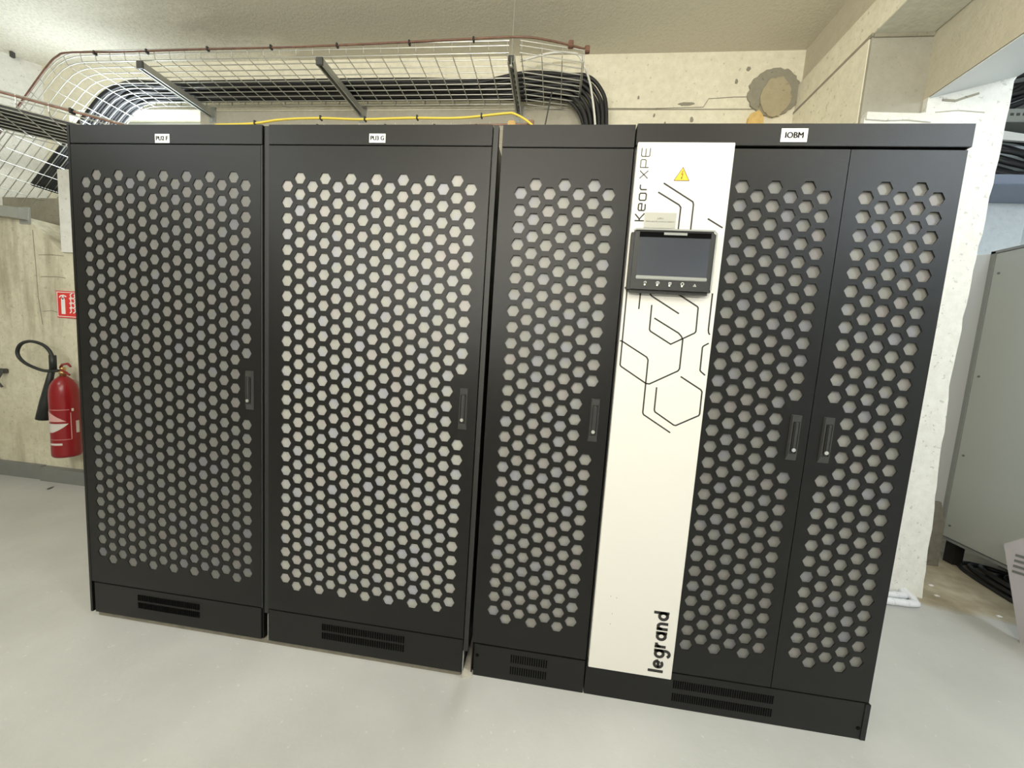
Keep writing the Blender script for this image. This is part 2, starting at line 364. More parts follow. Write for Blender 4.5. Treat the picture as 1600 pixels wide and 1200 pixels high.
# lower stained wall with cut-away top corner
bm=bmesh.new(); prism(bm, [(-3.3,-.03),(-1.1,-.03),(-1.1,2.33),(-1.82,2.33),(-1.838,1.745),(-2.11,1.955),(-2.17,1.995),(-3.3,2.06)], 'y', 1.12, 1.36)
wl=struct('wall_left_lower', bm, M['wallraw'], label='water-stained raw concrete wall behind the fire extinguisher')
struct('recess_shade', B(-3.3,-1.83,1.42,1.6,1.4,2.24), M['mortar'], label='dark block painted as shade in the recess behind the stained wall')  # added block, its dark colour stands for the shade in the gap
obj('column_strip', B(-1.836,-1.1,1.105,1.12,1.745,2.33), M['pillar'], wl)
# formwork joints and bulges of the stained wall
for pts in ([(-2.10,1.9),(-2.09,1.6),(-2.085,1.4),(-2.06,1.2)],[(-2.06,1.72),(-1.95,1.725),(-1.84,1.72)],[(-2.05,1.56),(-1.9,1.565),(-1.84,1.56)],[(-2.05,1.30),(-1.97,1.31),(-1.92,1.30)]):
    obj('crack', ribbon(bmesh.new(), pts, .005, 1.12, .002), M['mortar'], wl)
struct('baseboard_left', B(-3.3,-2.105,1.088,1.12,FL,.088), M['skirt'])
struct('baseboard_left_2', B(-2.09,-1.1,1.07,1.12,FL,.084), M['skirt'])
struct('wall_front', B(-5.5,7.5,-4.7,-4.5,-.03,4.1), M['room'])
struct('wall_right', B(5.75,5.95,-4.5,2.6,-.03,4.1), M['bluewall'])
struct('wall_right_back', B(3.9,7.5,2.45,2.6,-.03,4.1), M['bluewall'], label='cool white wall of the next room')
# beams, pier, white pillar
bm=bmesh.new(); box(bm,3.35,3.63,-4.5,1.6,3.0,3.17); 
cb=struct('ceiling_beam', bm, M['wall'], label='cream beam under the ceiling running over the camera')
obj('beam_web', B(3.375,3.63,-4.5,1.6,3.17,3.395), M['beam'], cb)
obj('beam_underside', B(3.352,3.63,-4.5,.97,2.996,3.0), M['beamlow'], cb)
for x,y,s in ((3.50,.60,.016),(3.50,.36,.02),(3.51,.28,.012),(3.50,.12,.016)):
    bm=bmesh.new(); prism(bm, [(x+s*math.cos(k*1.05)*(1+.4*(k%2)), y+1.6*s*math.sin(k*1.05)) for k in range(6)], 'z', 2.996, 2.993); obj('bolt_scar', bm, M['mortar'], cb)
wpier=struct('wall_pier', B(3.35,3.64,.97,1.6,-.03,3.0), M['pier'], label='grey-tan rendered pier under the ceiling beam')
bm=bmesh.new(); prism(bm, [(3.635,2.675),(4.02,2.775),(4.02,4.1),(3.635,4.1)], 'y', -4.5, 2.5)
tb=struct('ceiling_beam_2', bm, M['beam'], label='deep tan beam beside the white pillar')
bm=bmesh.new(); prism(bm, [(3.64,2.668),(4.018,2.768),(4.018,2.774),(3.64,2.674)], 'y', -4.5, .97); obj('soffit', bm, M['soffit'], tb)['label']='smooth cool white underside'
obj('lit_side', B(3.345,3.35,.985,1.6,2.2,2.984), M['wall'], wpier)  # paler plate: light falling from the left, put into the side's colour
obj('joint', B(3.343,3.35,.965,1.6,2.984,3.0), M['mortar'], wpier); obj('joint', B(3.352,3.632,.962,.97,2.978,2.997), M['mortar'], wpier)
# pillar with a chipped right arris
bm=bmesh.new(); rd=random.Random(4)
pts=[(3.352,-.02),(4.035,-.02)]
for k in range(1,46):
    z=-.02+k*.0615
    pts.append((4.035-.062*min(1,z/1.2)+.035*max(0,(z-1.4)/1.3)+rd.uniform(-.005,.005), z))
pts+=[(4.02,2.775),(3.635,2.675),(3.635,2.585),(3.352,2.585)]
prism(bm, pts, 'y', .945, 1.30)
pl=struct('wall_pillar', bm, M['pillar'], label='white painted concrete pillar right of the cabinets')
obj('crack', ribbon(bmesh.new(), [(3.78,2.1),(3.775,1.9),(3.78,1.7),(3.77,1.5),(3.775,1.35)], .006, .945, .002), M['pier'], pl)
obj('crack', ribbon(bmesh.new(), [(3.66,2.60),(3.78,2.61),(3.9,2.60)], .004, .945, .002), M['pier'], pl)
obj('crack', ribbon(bmesh.new(), [(3.70,2.66),(3.76,2.655),(3.80,2.67),(3.86,2.69)], .010, .945, .003), M['mortar'], pl)
obj('plaster_ledge', blob([(3.355,2.565),(3.45,2.558),(3.55,2.562),(3.66,2.55),(3.67,2.60),(3.6,2.592),(3.42,2.597),(3.355,2.60)],.97,.035), M['pillar'], pl)

# ------------------------------------------------------------ cabinets
p=.0558; Y0=32.05; S3=math.sqrt(3)/2
ZT=1.998; ZH=1.931; ZD=.1395; RH=.0222
def plate(name, x0,x1,z0,z1, holes, parent):
    """flat sheet with real hexagonal openings and a folded rim"""
    cu = bpy.data.curves.new(name,'CURVE'); cu.dimensions='2D'; cu.fill_mode='BOTH'; cu.extrude=.0012
    def poly(ps):
        s=cu.splines.new('POLY'); s.points.add(len(ps)-1); s.use_cyclic_u=True
        for k,(a,b) in enumerate(ps): s.points[k].co=(a,b,0,1)
    poly([(x0,z0),(x1,z0),(x1,z1),(x0,z1)])
    for hx,hz in holes: poly([(hx+RH*math.cos(k*math.pi/3), hz+RH*math.sin(k*math.pi/3)) for k in range(6)])
    o=bpy.data.objects.new('tmp',cu); C.objects.link(o)
    dg=bpy.context.evaluated_depsgraph_get(); dg.update()
    me=bpy.data.meshes.new_from_object(o.evaluated_get(dg)); bpy.data.objects.remove(o); bpy.data.curves.remove(cu)
    bm=bmesh.new(); bm.from_mesh(me); bpy.data.meshes.remove(me)
    for v in bm.verts: v.co=Vector((v.co.x, .0012-v.co.z, v.co.y))
    t=.003
    box(bm,x0,x0+t,.0024,.02,z0,z1); box(bm,x1-t,x1,.0024,.02,z0,z1); box(bm,x0,x1,.0024,.02,z0,z0+t); box(bm,x0,x1,.0024,.02,z1-t,z1)
    d = obj(name, bm, M['black'], parent); return d
def grid(off, yo, cols, first_low, skipcol):
    H=[]
    for c in range(cols):
        low = (c%2==0)==first_low
        n = 28 if low else 29
        for r in range(n):
            if c==skipcol and 12<=r<=15: continue
            Y = yo + r - (0 if low else .5)
            H.append((off*p + c*S3*p, (Y0-Y)*p))
    return H
def handle(cx, parent):
    """recessed swing handle: tapered housing, lever and lock"""
    bm=bmesh.new(); z0,z1=.957,1.108; w=.0165
    a=[bm.verts.new((cx+sx*w,.0,z)) for sx,z in ((-1,z0),(1,z0),(1,z1),(-1,z1))]
    b=[bm.verts.new((cx+sx*(w-.003),-.006,z)) for sx,z in ((-1,z0+.02),(1,z0+.02),(1,z1-.002),(-1,z1-.002))]
    c=[bm.verts.new((cx+sx*(w-.0065),-.006,z)) for sx,z in ((-1,z0+.022),(1,z0+.022),(1,z1-.022),(-1,z1-.022))]
    d=[bm.verts.new((cx+sx*(w-.0075),-.0012,z)) for sx,z in ((-1,z0+.024),(1,z0+.024),(1,z1-.03),(-1,z1-.03))]
    for A_,B_ in ((a,b),(b,c),(c,d)):
        for i in range(4): bm.faces.new((A_[i],A_[(i+1)%4],B_[(i+1)%4],B_[i]))
    bm.faces.new(d)
    obj('handle', bm, M['handle'], parent)
    bm=bmesh.new(); box(bm,cx-.0065,cx+.0065,-.0105,-.001,z0+.028,z1-.024,bev=.003); obj('handle_lever', bm, M['bezel'], parent)
    bm=bmesh.new(); disc(bm,cx-.001,z0+.036,-.0105,.0062,14,.002); lk=obj('lock', bm, M['lock'], parent)
def slots(name, x0,x1,z0,z1,n, parent):
    bm=bmesh.new(); s=(x1-x0)/n
    for k in range(n): box(bm,x0+k*s+s*.22,x0+k*s+s*.78,-.0012,.001,z0,z1)
    o=obj(name,bm,M['blackin'],parent); o['kind']='stuff'; return o
def label(body,x0,x1,z0,z1,parent,lab,tx=.14,tz=.27,y=0):
    l=obj('name_label',B(x0,x1,y-.0012,y,z0,z1),M['paper'],parent); l['label']=lab
    w=x1-x0;h=z1-z0
    text_mesh('lettering',body,x0+w*tx,x1-w*tx,z0+h*tz,z1-h*tz,y-.0012,M['print'],l,bold=.0010)
def door(name, x0,x1, off,yo,cols,fl,skip,hx, v, parent, zt=ZH-.004, zb=ZD+.002, fd=.0085):
    H=grid(off,yo,cols,fl,skip)
    d=plate('door',x0,x1,zb,zt,H,parent)
    if name: d['label']=name
    xs_=[h[0] for h in H]; zs=[h[1] for h in H]
    f=obj('filter_mesh',B(min(xs_)-.03,max(xs_)+.03,fd,fd+.004,min(zs)-.03,max(zs)+.03),filter_mat('perforated_filter_sheet',v),d)
    handle(hx,d); return d
def carcass(x0,x1,parent,depth=.85,zb=0):
    bm=bmesh.new(); t=.004
    box(bm,x0,x0+t,.006,depth,zb,ZT-.002); box(bm,x1-t,x1,.006,depth,zb,ZT-.002); box(bm,x0,x1,depth-t,depth,zb,ZT-.002)
    box(bm,x0,x1,.006,depth,ZT-.006,ZT-.002); box(bm,x0,x1,.02,depth,zb,zb+.01); box(bm,x0+t,x1-t,.024,.03,zb+.01,ZT-.006)
    return obj('carcass',bm,M['black'],parent)
cabs=[]
def cabinet(x0,x1,lab,group,zb=0,name='ups_cabinet'):
    c=empty(name,lab,'cabinet',group,loc=((x0+x1)/2,0,zb))
    return c
def sub(o,root):  # parts were built in world coordinates
    pass
def finish(root):
    inv=Matrix.Translation(-root.location)
    for ch in root.children: ch.matrix_parent_inverse=inv
# 1
c1=cabinet(-.0725,.7445,'black two-metre cabinet with label PU2 F, leftmost of the four','black hexagon-grille power cabinets')
carcass(-.0725,.7445,c1)
obj('side_trim',B(-.0725,-.062,-.0005,.02,.0,ZT),M['black'],c1)
obj('header_panel',B(-.0605,.7445,0,.02,ZH,ZT,bev=.001),M['black'],c1)
door(None,-.0605,.738,0,0,15,True,14,.6915,.165,c1,fd=.0035)
obj('edge_post',B(.7395,.7445,-.0,.02,ZD,ZH-.003),M['blackgap'],c1)
k=obj('kick_panel',B(-.0505,.7385,.001,.02,.0,ZD-.003,bev=.001),M['black'],c1)
slots('vent_slots',.1625,.457,.085,.11,34,k); slots('vent_slots',.1625,.457,.05,.075,34,k)
label('PU2 F',.3095,.3695,1.9328,1.9642,c1,'white paper label reading PU2 F',.09,.26)
# 2
c2=cabinet(.770,1.5835,'black cabinet with label PU3 G and the brightest filter, second from left','black hexagon-grille power cabinets')
carcass(.770,1.5835,c2)
obj('header_panel',B(.770,1.5835,0,.02,ZH,ZT,bev=.001),M['black'],c2)
door(None,.7705,1.583,15.105,-.02,15,True,14,1.5350,.34,c2,fd=.005)
k=obj('kick_panel',B(.772,1.583,.001,.02,.0,ZD-.003,bev=.001),M['black'],c2)
slots('vent_slots',1.003,1.351,.085,.111,36,k); slots('vent_slots',1.003,1.351,.048,.074,36,k)
label('PU3 G',1.1508,1.2095,1.9380,1.9672,c2,'white paper label reading PU3 G',.09,.26)
obj('edge_post',B(1.5865,1.6035,.004,.024,.09,ZT),M['blackgap'],c2)
o=obj('edge_post',B(.748,.7665,.006,.024,.115,ZT-.002),M['blackgap'],c1)
obj('edge_strip',B(1.5855,1.5875,.002,.02,.0,.09),M['strut'],c2)
obj('edge_strip',B(.7655,.7675,.002,.02,.0,.115),M['strut'],c1)
# 3
c3=cabinet(1.6185,2.0480,'narrow black cabinet with one grille door, left of the white panel',None)
carcass(1.6185,2.0480,c3)
obj('header_panel',B(1.6185,2.0480,0,.02,ZH-.003,ZT,bev=.001),M['black'],c3)
door(None,1.6190,2.0475,30.312,.112,7,True,6,1.9995,.29,c3,zt=ZH-.007,zb=ZD-.004)
k=obj('kick_panel',B(1.630,2.0475,.0,.02,.0,ZD-.009,bev=.001),M['black'],c3)
slots('vent_slots',1.769,1.910,.077,.108,16,k); slots('vent_slots',1.769,1.910,.030,.060,16,k)
obj('bolt_hole',disc(bmesh.new(),1.642,.085,-.0002,.0065,12,.0008),M['blackin'],k)
# 4
c4=cabinet(2.0520,3.0035,'wide black cabinet with label IOBM, white front panel and two grille doors',None)
carcass(2.0520,3.0035,c4)
obj('header_panel',B(2.0520,3.0050,-.006,.02,ZH+.002,ZT,bev=.001),M['black'],c4)
door('left grille door, beside the white panel',2.352,2.6862,42.839,.028,6,False,5,2.6435,.20,c4)
door('right grille door, at the free end of the cabinet row',2.6885,3.0015,49.262,-.003,5,True,0,2.7422,.235,c4)
k=obj('kick_panel',B(2.0525,3.0035,.0,.02,.0,ZD-.002,bev=.001),M['black'],c4)
slots('vent_slots',2.362,2.704,.080,.110,44,k); slots('vent_slots',2.362,2.704,.030,.060,44,k)
obj('bolt_hole',disc(bmesh.new(),2.982,.042,-.0002,.0065,12,.0008),M['blackin'],k)
obj('corner_guard',B(2.992,3.0085,-.002,.02,.0,.135),M['black'],c4)
label('IOBM',2.4807,2.5557,1.9438,1.9828,c4,'white paper label reading IOBM',.16,.28,y=-.006)
# white panel with print
wp=obj('front_panel',B(2.0575,2.3500,-.012,.02,.1200,1.9390,bev=.0015),M['white'],c4); wp['label']='tall white coated steel panel'
LINES=[
[(2.1481,1.8156),(2.2429,1.7605),(2.2459,1.7522),(2.2457,1.66)],
[(2.1339,1.7879),(2.2018,1.7503),(2.2081,1.7428),(2.2076,1.66)],
[(2.2939,1.7102),(2.3416,1.6836)],
[(2.0546,1.4863),(2.0652,1.4778),(2.0667,1.4711),(2.0674,1.2306),(2.0711,1.2253),(2.1576,1.1742),(2.1689,1.1737),(2.255,1.2234),(2.2595,1.2307),(2.2593,1.3264),(2.2537,1.3374),(2.2439,1.3472),(2.1624,1.3915)],
[(2.1105,1.4778),(2.1102,1.418)],
[(2.1403,1.4792),(2.1424,1.4673),(2.1474,1.4617),(2.2385,1.4098)],
[(2.1502,1.4336),(2.1508,1.3537),(2.1544,1.348),(2.223,1.3096),(2.2936,1.3502),(2.2973,1.3559),(2.2958,1.4316),(2.2927,1.4359),(2.2228,1.4757)],
[(2.3347,1.4799),(2.3353,1.3627),(2.3372,1.3538),(2.3413,1.3478)],
[(2.3414,1.3205),(2.3262,1.3104),(2.3233,1.3057),(2.3243,1.2308),(2.3274,1.2265),(2.3417,1.2156)],
[(2.0590,1.311),(2.0668,1.3095),(2.151,1.2621),(2.1564,1.2532),(2.157,1.0751),(2.1604,1.0683),(2.2527,1.0148)],
[(2.2657,1.2058),(2.3336,1.1672),(2.3383,1.1607),(2.3392,1.0864),(2.3368,1.0805),(2.2679,1.0409),(2.2611,1.0417),(2.1963,1.0809),(2.1934,1.0878),(2.1932,1.1644)]]
for l in LINES: obj('printed_line', ribbon(bmesh.new(), [(max(x,2.0592),z) for x,z in l], .0046, -.012), M['print'], wp)
# stroke lettering reading upwards: (u along the text, v up) -> x = xb - v, z = z0 + u
def arc(cx,cy,rx,ry,a0,a1,n=14): return [(cx+rx*math.cos(math.radians(a0+(a1-a0)*k/n)), cy+ry*math.sin(math.radians(a0+(a1-a0)*k/n))) for k in range(n+1)]
def strokes(name, S, U, V, z0, z1, xbase, xtop, wd, parent, m, y=-.012, lab=None):
    """S strokes in text units; text length U and cap height V map to z0..z1 and xbase..xtop"""
    bm=bmesh.new()
    for st in S:
        ps,cl = (st[1],True) if st[0]=='c' else (st,False)
        q=[(xbase+(xtop-xbase)*v/V, z0+(z1-z0)*u/U) for u,v in ps]
        ribbon(bm,q[:-1] if cl else q,wd,y,closed=cl)
    o=obj(name,bm,m,parent)
    if lab: o['label']=lab
    return o
r=.25; xh=.365
def ring(cx): return ('c',arc(cx,xh,r,r+.01,0,360,24))
S=[]
S.append([(.1,0),(.1,1)])                                                                                # l
S.append(arc(.66,.365,r,.26,-42,-360,18)); S.append([(.66-r,.365),(.66+r,.365)])                         # e
S.append(ring(1.47)); S.append([(1.47+r,.73),(1.47+r,-.02)]+arc(1.47,-.02,r,.27,0,-150,10)[1:])          # g
S.append([(2.02,0),(2.02,.73)]); S.append([(2.02,.36)]+arc(2.30,.40,.26,.23,165,90,6))                  # r
S.append(ring(2.82)); S.append([(2.82+r,0),(2.82+r,.73)])                                                # a
S.append([(3.38,0),(3.38,.73)]); S.append([(3.38,.36)]+arc(3.59,.42,.20,.22,175,0,10)+[(3.79,0)])        # n
S.append(ring(4.36)); S.append([(4.36+r,0),(4.36+r,1)])                                                  # d
strokes('lettering',S,4.72,1,.1416,.3745,2.3185,2.2662,.0104,wp,M['print'],lab='black logo lettering reading legrand upwards')
# Keor XPE
S=[[(.05,0),(.05,1)],[(.62,1),(.2,.5),(.68,0)],[(.2,.5),(.05,.5)],
   [(.95,.37),(1.5,.37),(1.5,.62),(1.42,.72),(1.02,.72),(.92,.62),(.92,.1),(1.02,0),(1.48,0)],
   ('c',[(1.88,0),(2.28,0),(2.38,.1),(2.38,.62),(2.28,.72),(1.88,.72),(1.78,.62),(1.78,.1),(1.88,0)]),
   [(2.68,0),(2.68,.6),(2.8,.72),(3.1,.72)]]
strokes('lettering',S,3.12,1,1.6965,1.8105,2.0982,2.0690,.0042,wp,M['print'],lab='bold black word Keor reading upwards')
S=[[(0,0),(.85,1)],[(0,1),(.85,0)],[(1.2,0),(1.2,1),(1.95,1),(2.05,.9),(2.05,.48),(1.95,.38),(1.2,.38)],
   [(3.3,1),(2.5,1),(2.4,.9),(2.4,.1),(2.5,0),(3.3,0)],[(2.4,.5),(3.25,.5)]]
strokes('lettering',S,3.3,1,1.8285,1.9205,2.0972,2.0715,.0026,wp,M['print'],lab='thin black letters XPE reading upwards')
# warning triangle
tri=[(2.2021,1.8645),(2.1779,1.8232),(2.2250,1.8232)]
wt=obj('warning_sticker',prism(bmesh.new(),tri,'y',-.012,-.0128),M['yellow'],wp); wt['label']='yellow high-voltage warning triangle'
bm=ribbon(bmesh.new(),[(2.2021,1.8635),(2.1785,1.8238),(2.2243,1.8238)],.0016,-.0128,closed=True)
ribbon(bm,[(2.2035,1.8530),(2.1990,1.8420),(2.2040,1.8440),(2.2008,1.8300)],.0018,-.0128)
prism(bm,[(2.1985,1.8325),(2.2030,1.8325),(2.2008,1.8275)],'y',-.0128,-.0134)
obj('voltage_symbol',bm,M['print'],wp)
st=obj('asset_sticker',B(2.1000,2.1975,-.0140,-.0122,1.6770,1.7245),M['silver'],wp); st['label']='silver grey asset sticker above the display'
text_mesh('lettering','UPS1',2.1400,2.1580,1.7035,1.7085,-.0140,M['grey_print'],wp)
text_mesh('lettering','FRM-20175_P100.01-00017',2.1045,2.1930,1.6938,1.6985,-.0140,M['grey_print'],wp)
for x,z in ((2.113,.405),(2.133,.402),(2.123,.34),(2.12,.30)):
    obj('scuff',disc(bmesh.new(),x,z,-.012,.0014,6,.0003),M['print'],wp)
# touch display
D=[2.0605,2.3185,1.4680,1.6640]
hm=obj('touch_display',B(D[0],D[1],-.045,-.012,D[2],D[3],bev=.009),M['bezel'],c4); hm['label']='black wall display with dark touch screen'
bm=bmesh.new(); f=.004
ribbon(bm,[(D[0]+.004,D[3]-.006),(D[0]+.012,D[3]-.0015),(D[1]-.012,D[3]-.0015),(D[1]-.0035,D[3]-.010),(D[1]-.0035,D[2]+.015)],.0045,-.0445,.0012); obj('bezel_rim',bm,M['bezel_edge'],hm)
m_,t_,N_,L_,B_=nt('dark_glass_screen'); B_.inputs['Base Color'].default_value=(.035,.040,.055,1); B_.inputs['Roughness'].default_value=.16; B_.inputs['Specular IOR Level'].default_value=.9; B_.inputs['Coat Weight'].default_value=.6
obj('screen',B(2.0850,2.2975,-.0475,-.045,1.5200,1.6375),m_,hm)
obj('screen_frame',B(2.0840,2.2985,-.0468,-.045,1.6375,1.6540),M['blackin'],hm)
obj('sensor_tab',B(2.1568,2.2265,-.0480,-.045,1.6455,1.6530),M['strip'],hm)
obj('screen_frame',B(2.0835,2.2995,-.0485,-.045,1.5080,1.5198,bev=.002),M['strip'],hm)['label']='grey strip under the screen'
for i,x in enumerate((2.1147,2.1532,2.1908,2.2285,2.266)):
    z=1.4985; bm=bmesh.new()
    if i==0: ribbon(bm,arc(x,z,.0035,.0035,-60,220,10),.0012,-.045,.0008); ribbon(bm,[(x,z),(x+.003,z+.002)],.001,-.045,.0008)
    elif i==1: ribbon(bm,arc(x,z,.0048,.0042,0,360,16)[:-1],.0013,-.045,.0008,closed=True); ribbon(bm,[(x,z-.003),(x,z+.003)],.0016,-.045,.0008)
    elif i==2: ribbon(bm,[(x-.0035,z-.003),(x+.0035,z-.003),(x+.0035,z+.003),(x-.0035,z+.003)],.0012,-.045,.0008,closed=True); ribbon(bm,[(x-.003,z),(x+.003,z)],.001,-.045,.0008)
    elif i==3: ribbon(bm,arc(x,z,.0042,.0042,50,130,6),.0018,-.045,.0008); ribbon(bm,arc(x,z,.0042,.0042,140,250,6),.002,-.045,.0008); ribbon(bm,arc(x,z,.0042,.0042,-70,40,6),.002,-.045,.0008)
    else: ribbon(bm,[(x-.004,z-.006),(x+.004,z-.006),(x,z+.001)],.0013,-.045,.0008,closed=True); ribbon(bm,[(x,z-.0045),(x,z-.002)],.001,-.045,.0008)
    obj('status_icon',bm,M['icon'],hm)
    if i<4: obj('status_light',disc(bmesh.new(),x-.001,1.4915,-.045,.0022,10,.0008),M['led'],hm)
for c in (c1,c2,c3,c4): finish(c)
# concrete pad under the two left cabinets
tag(obj('concrete_pad',B(-.05,1.58,.012,.84,FL,-.001),M['pad']),'thin rough concrete pad under the two left cabinets','slab')
bm=bmesh.new(); rd=random.Random(9)
pts=[(1.590,-.012),(1.628,-.012)]; prism(bm,[(1.588,-.004),(1.626,-.006),(1.620,.07),(1.608,.16),(1.592,.17)],'z',FL,.004)
tag(obj('dust_clump',bm,M['dust']),'clump of grey dust in the gap between the second and third cabinets','dust')

# ------------------------------------------------------------ strut brackets
def strut(x,lab):
    e=empty('strut_bracket',lab,'bracket','galvanised arms carrying the basket tray',loc=(x,1.6,2.97))
    bm=bmesh.new(); w=.021
    box(bm,x-w,x+w,1.07,1.6,3.008,3.011); box(bm,x-w,x-w+.003,1.07,1.6,2.970,3.008); box(bm,x+w-.003,x+w,1.07,1.6,2.970,3.008)
    box(bm,x-w,x-w+.009,1.07,1.6,2.968,2.971); box(bm,x+w-.009,x+w,1.07,1.6,2.968,2.971)
    obj('channel',bm,M['strut'],e)
    bm=bmesh.new()
    for k in range(9): prism(bm,[(x-.006,1.13+k*.05),(x+.006,1.13+k*.05),(x+.006,1.158+k*.05),(x-.006,1.158+k*.05)],'z',3.0075,3.008)
    s=obj('slots',bm,M['cap'],e); s['label']='dark slots inside the channel'; s['kind']='stuff'
    obj('wall_plate',B(x-.03,x+.03,1.592,1.6,2.93,3.05,bev=.002),M['strut'],e)
    bm=bmesh.new(); box(bm,x-.006,x+.006,1.585,1.592,2.94,2.952,bev=.002); obj('bolt',bm,M['lock'],e)
    if x<1: obj('end_cap',B(x-w-.002,x+w+.002,1.058,1.072,2.966,3.013,bev=.002),M['cap'],e)
    finish(e); return e
strut(-1.075,'galvanised strut arm above the cabinet labelled PU2 F')
strut(.222,'galvanised strut arm above the cabinet labelled PU3 G')
s3=strut(1.450,'galvanised strut arm with a hanging rod, right end of the tray')
e=empty('threaded_rod','thin threaded rod hanging from the ceiling to the right-hand strut arm','rod',loc=(1.450,1.09,3.395))
obj('rod',TB([(1.450,1.09,2.955),(1.450,1.09,3.395)],.004),M['galv'],e); obj('nut',B(1.442,1.458,1.082,1.098,3.011,3.019,bev=.002),M['galv'],e); obj('nut',B(1.442,1.458,1.082,1.098,2.956,2.966,bev=.002),M['galv'],e); finish(e)

# ------------------------------------------------------------ basket trays
R_W=.0031
def basket(e, path, ny=10, y0=1.07, y1=1.53, h=.06, step=.1135, zbase=3.02, skew=None, mesh_share=True, nrim=2):
    """path: list of (x,z) of the tray bed; wires along it and U-shaped wires across it"""
    P=[Vector(q) for q in path]
    # arc length samples
    D=[0]
    for i in range(1,len(P)): D.append(D[-1]+(P[i]-P[i-1]).length)
    def at(s):
        s=max(0,min(D[-1],s)); i=max(k for k in range(len(D)) if D[k]<=s+1e-9); i=min(i,len(P)-2)
        t=(s-D[i])/(D[i+1]-D[i]); q=P[i].lerp(P[i+1],t); d=(P[i+1]-P[i]).normalized(); return q,Vector((d.y,-d.x)) if d.x<0 else Vector((-d.y,d.x))
    def nrm(i):
        a=P[max(i-1,0)]; b=P[min(i+1,len(P)-1)]; d=(b-a).normalized(); return Vector((d.y,-d.x)) if d.x<0 else Vector((-d.y,d.x))
    sk = skew or (lambda x:0)
    for k in range(ny):
        y=y0+(y1-y0)*k/(ny-1)
        obj('long_wire',TB([(q.x,y+sk(q.x),q.y) for q in P],R_W,6),M['galv'],e)
    for yy in (y0,y1):
        for hh in (h*.55,h):
            obj('rim_wire',TB([(P[i].x+nrm(i).x*hh, yy+(-.01 if yy==y0 else .01)+sk(P[i].x), P[i].y+nrm(i).y*hh) for i in range(len(P))],R_W,6),M['galv'],e)
    n=int(D[-1]/step)
    for k in range(n+1):
        q,nn=at(k*step+.01)
        pts=[(q.x+nn.x*h,y0-.012,q.y+nn.y*h),(q.x+nn.x*.012,y0-.008,q.y+nn.y*.012),(q.x,y0+.01,q.y),(q.x,y1-.01,q.y),(q.x+nn.x*.012,y1+.008,q.y+nn.y*.012),(q.x+nn.x*h,y1+.012,q.y+nn.y*h)]
        obj('cross_wire',TB([(a,b+sk(q.x),c-.004) for a,b,c in pts],R_W,6),M['galv'],e)
ZB=3.02
t1=empty('cable_tray','galvanised wire basket tray running along the back wall and dropping on the left','tray',None,loc=(0,1.3,3.02))
bend=[(1.435,ZB),(.8,ZB),(.2,ZB),(-.4,ZB),(-1.0,ZB),(-1.48,ZB),(-1.57,ZB-.006),(-1.63,ZB-.020),(-1.69,ZB-.047),(-1.76,ZB-.10),(-1.85,ZB-.185),(-2.1,ZB-.43),(-2.3,ZB-.63),(-2.52,ZB-.85)]
basket(t1,bend); finish(t1)
t1b=empty('cable_tray','short angled end length of wire basket tray, right of the hanging rod','tray',None,loc=(1.7,1.3,3.02))
basket(t1b,[(1.50,ZB),(1.88,ZB)],skew=lambda x:(x-1.50)*.22,step=.122); 
obj('cross_wire',TB([(1.885,1.14,ZB+.06),(1.885,1.145,ZB),(1.885,1.61,ZB),(1.885,1.615,ZB+.06)],R_W,6),M['galv'],t1b); finish(t1b)
# second tray, diagonal, nearer and lower on the left
t2=empty('cable_tray','lower wire basket tray crossing diagonally at the upper left','tray',None,loc=(-1.2,.6,2.4))
tv=Vector((.785,.619,0)); nv=Vector((-.619,.785,0)); O=Vector((-1.235,.515,2.40))
for k in range(9): 
    a=O+nv*(.02+.47*k/8); obj('long_wire',TB([a-tv*1.3,a+tv*1.0],R_W,6),M['galv'],t2)
for off in (0,.49):
    for hh in (.035,.065):
        a=O+nv*off+Vector((0,0,hh)); obj('rim_wire',TB([a-tv*1.3,a+tv*1.0],R_W,6),M['galv'],t2)
for k in range(20):
    a=O+tv*(-1.28+k*.12)
    obj('cross_wire',TB([a+Vector((0,0,.065)),a+Vector((0,0,.02)),a+nv*.02+Vector((0,0,-.004)),a+nv*.47+Vector((0,0,-.004)),a+nv*.49+Vector((0,0,.02)),a+nv*.49+Vector((0,0,.065))],R_W,6),M['galv'],t2)
finish(t2)
# support arm of the dropping tray end
e=empty('strut_bracket','grey steel arm on the stained wall under the dropping tray end','bracket',None,loc=(-2.3,1.12,2.05))
obj('channel',prism(bmesh.new(),[(-3.2,2.055),(-2.12,1.965),(-2.12,2.04),(-3.2,2.13)],'y',1.06,1.12),M['strut'],e)
obj('wall_plate',B(-2.20,-2.11,1.112,1.12,1.94,2.06),M['strut'],e)
finish(e)
# low tray edge right behind the cabinet tops
t3=empty('cable_tray','narrow wire tray edge just above the cabinet tops, under the yellow cable','tray',None,loc=(.7,.9,2.5))
for z,y in ((2.515,.93),(2.485,.925)): obj('rim_wire',TB([(-.35,y,z),(1.50,y,z+.022)],.0028,6),M['galv'],t3)
for z in (0,1,2): obj('long_wire',TB([(-.35,1.0+z*.06,2.455),(1.5,1.0+z*.06,2.475)],.0026,6),M['galv'],t3)
for k in range(17):
    x=-.33+k*.1135; obj('cross_wire',TB([(x,.925,2.53+x*.012),(x,.93,2.47+x*.01),(x,.96,2.455),(x,1.14,2.455)],.0024,6),M['galv'],t3)
finish(t3)

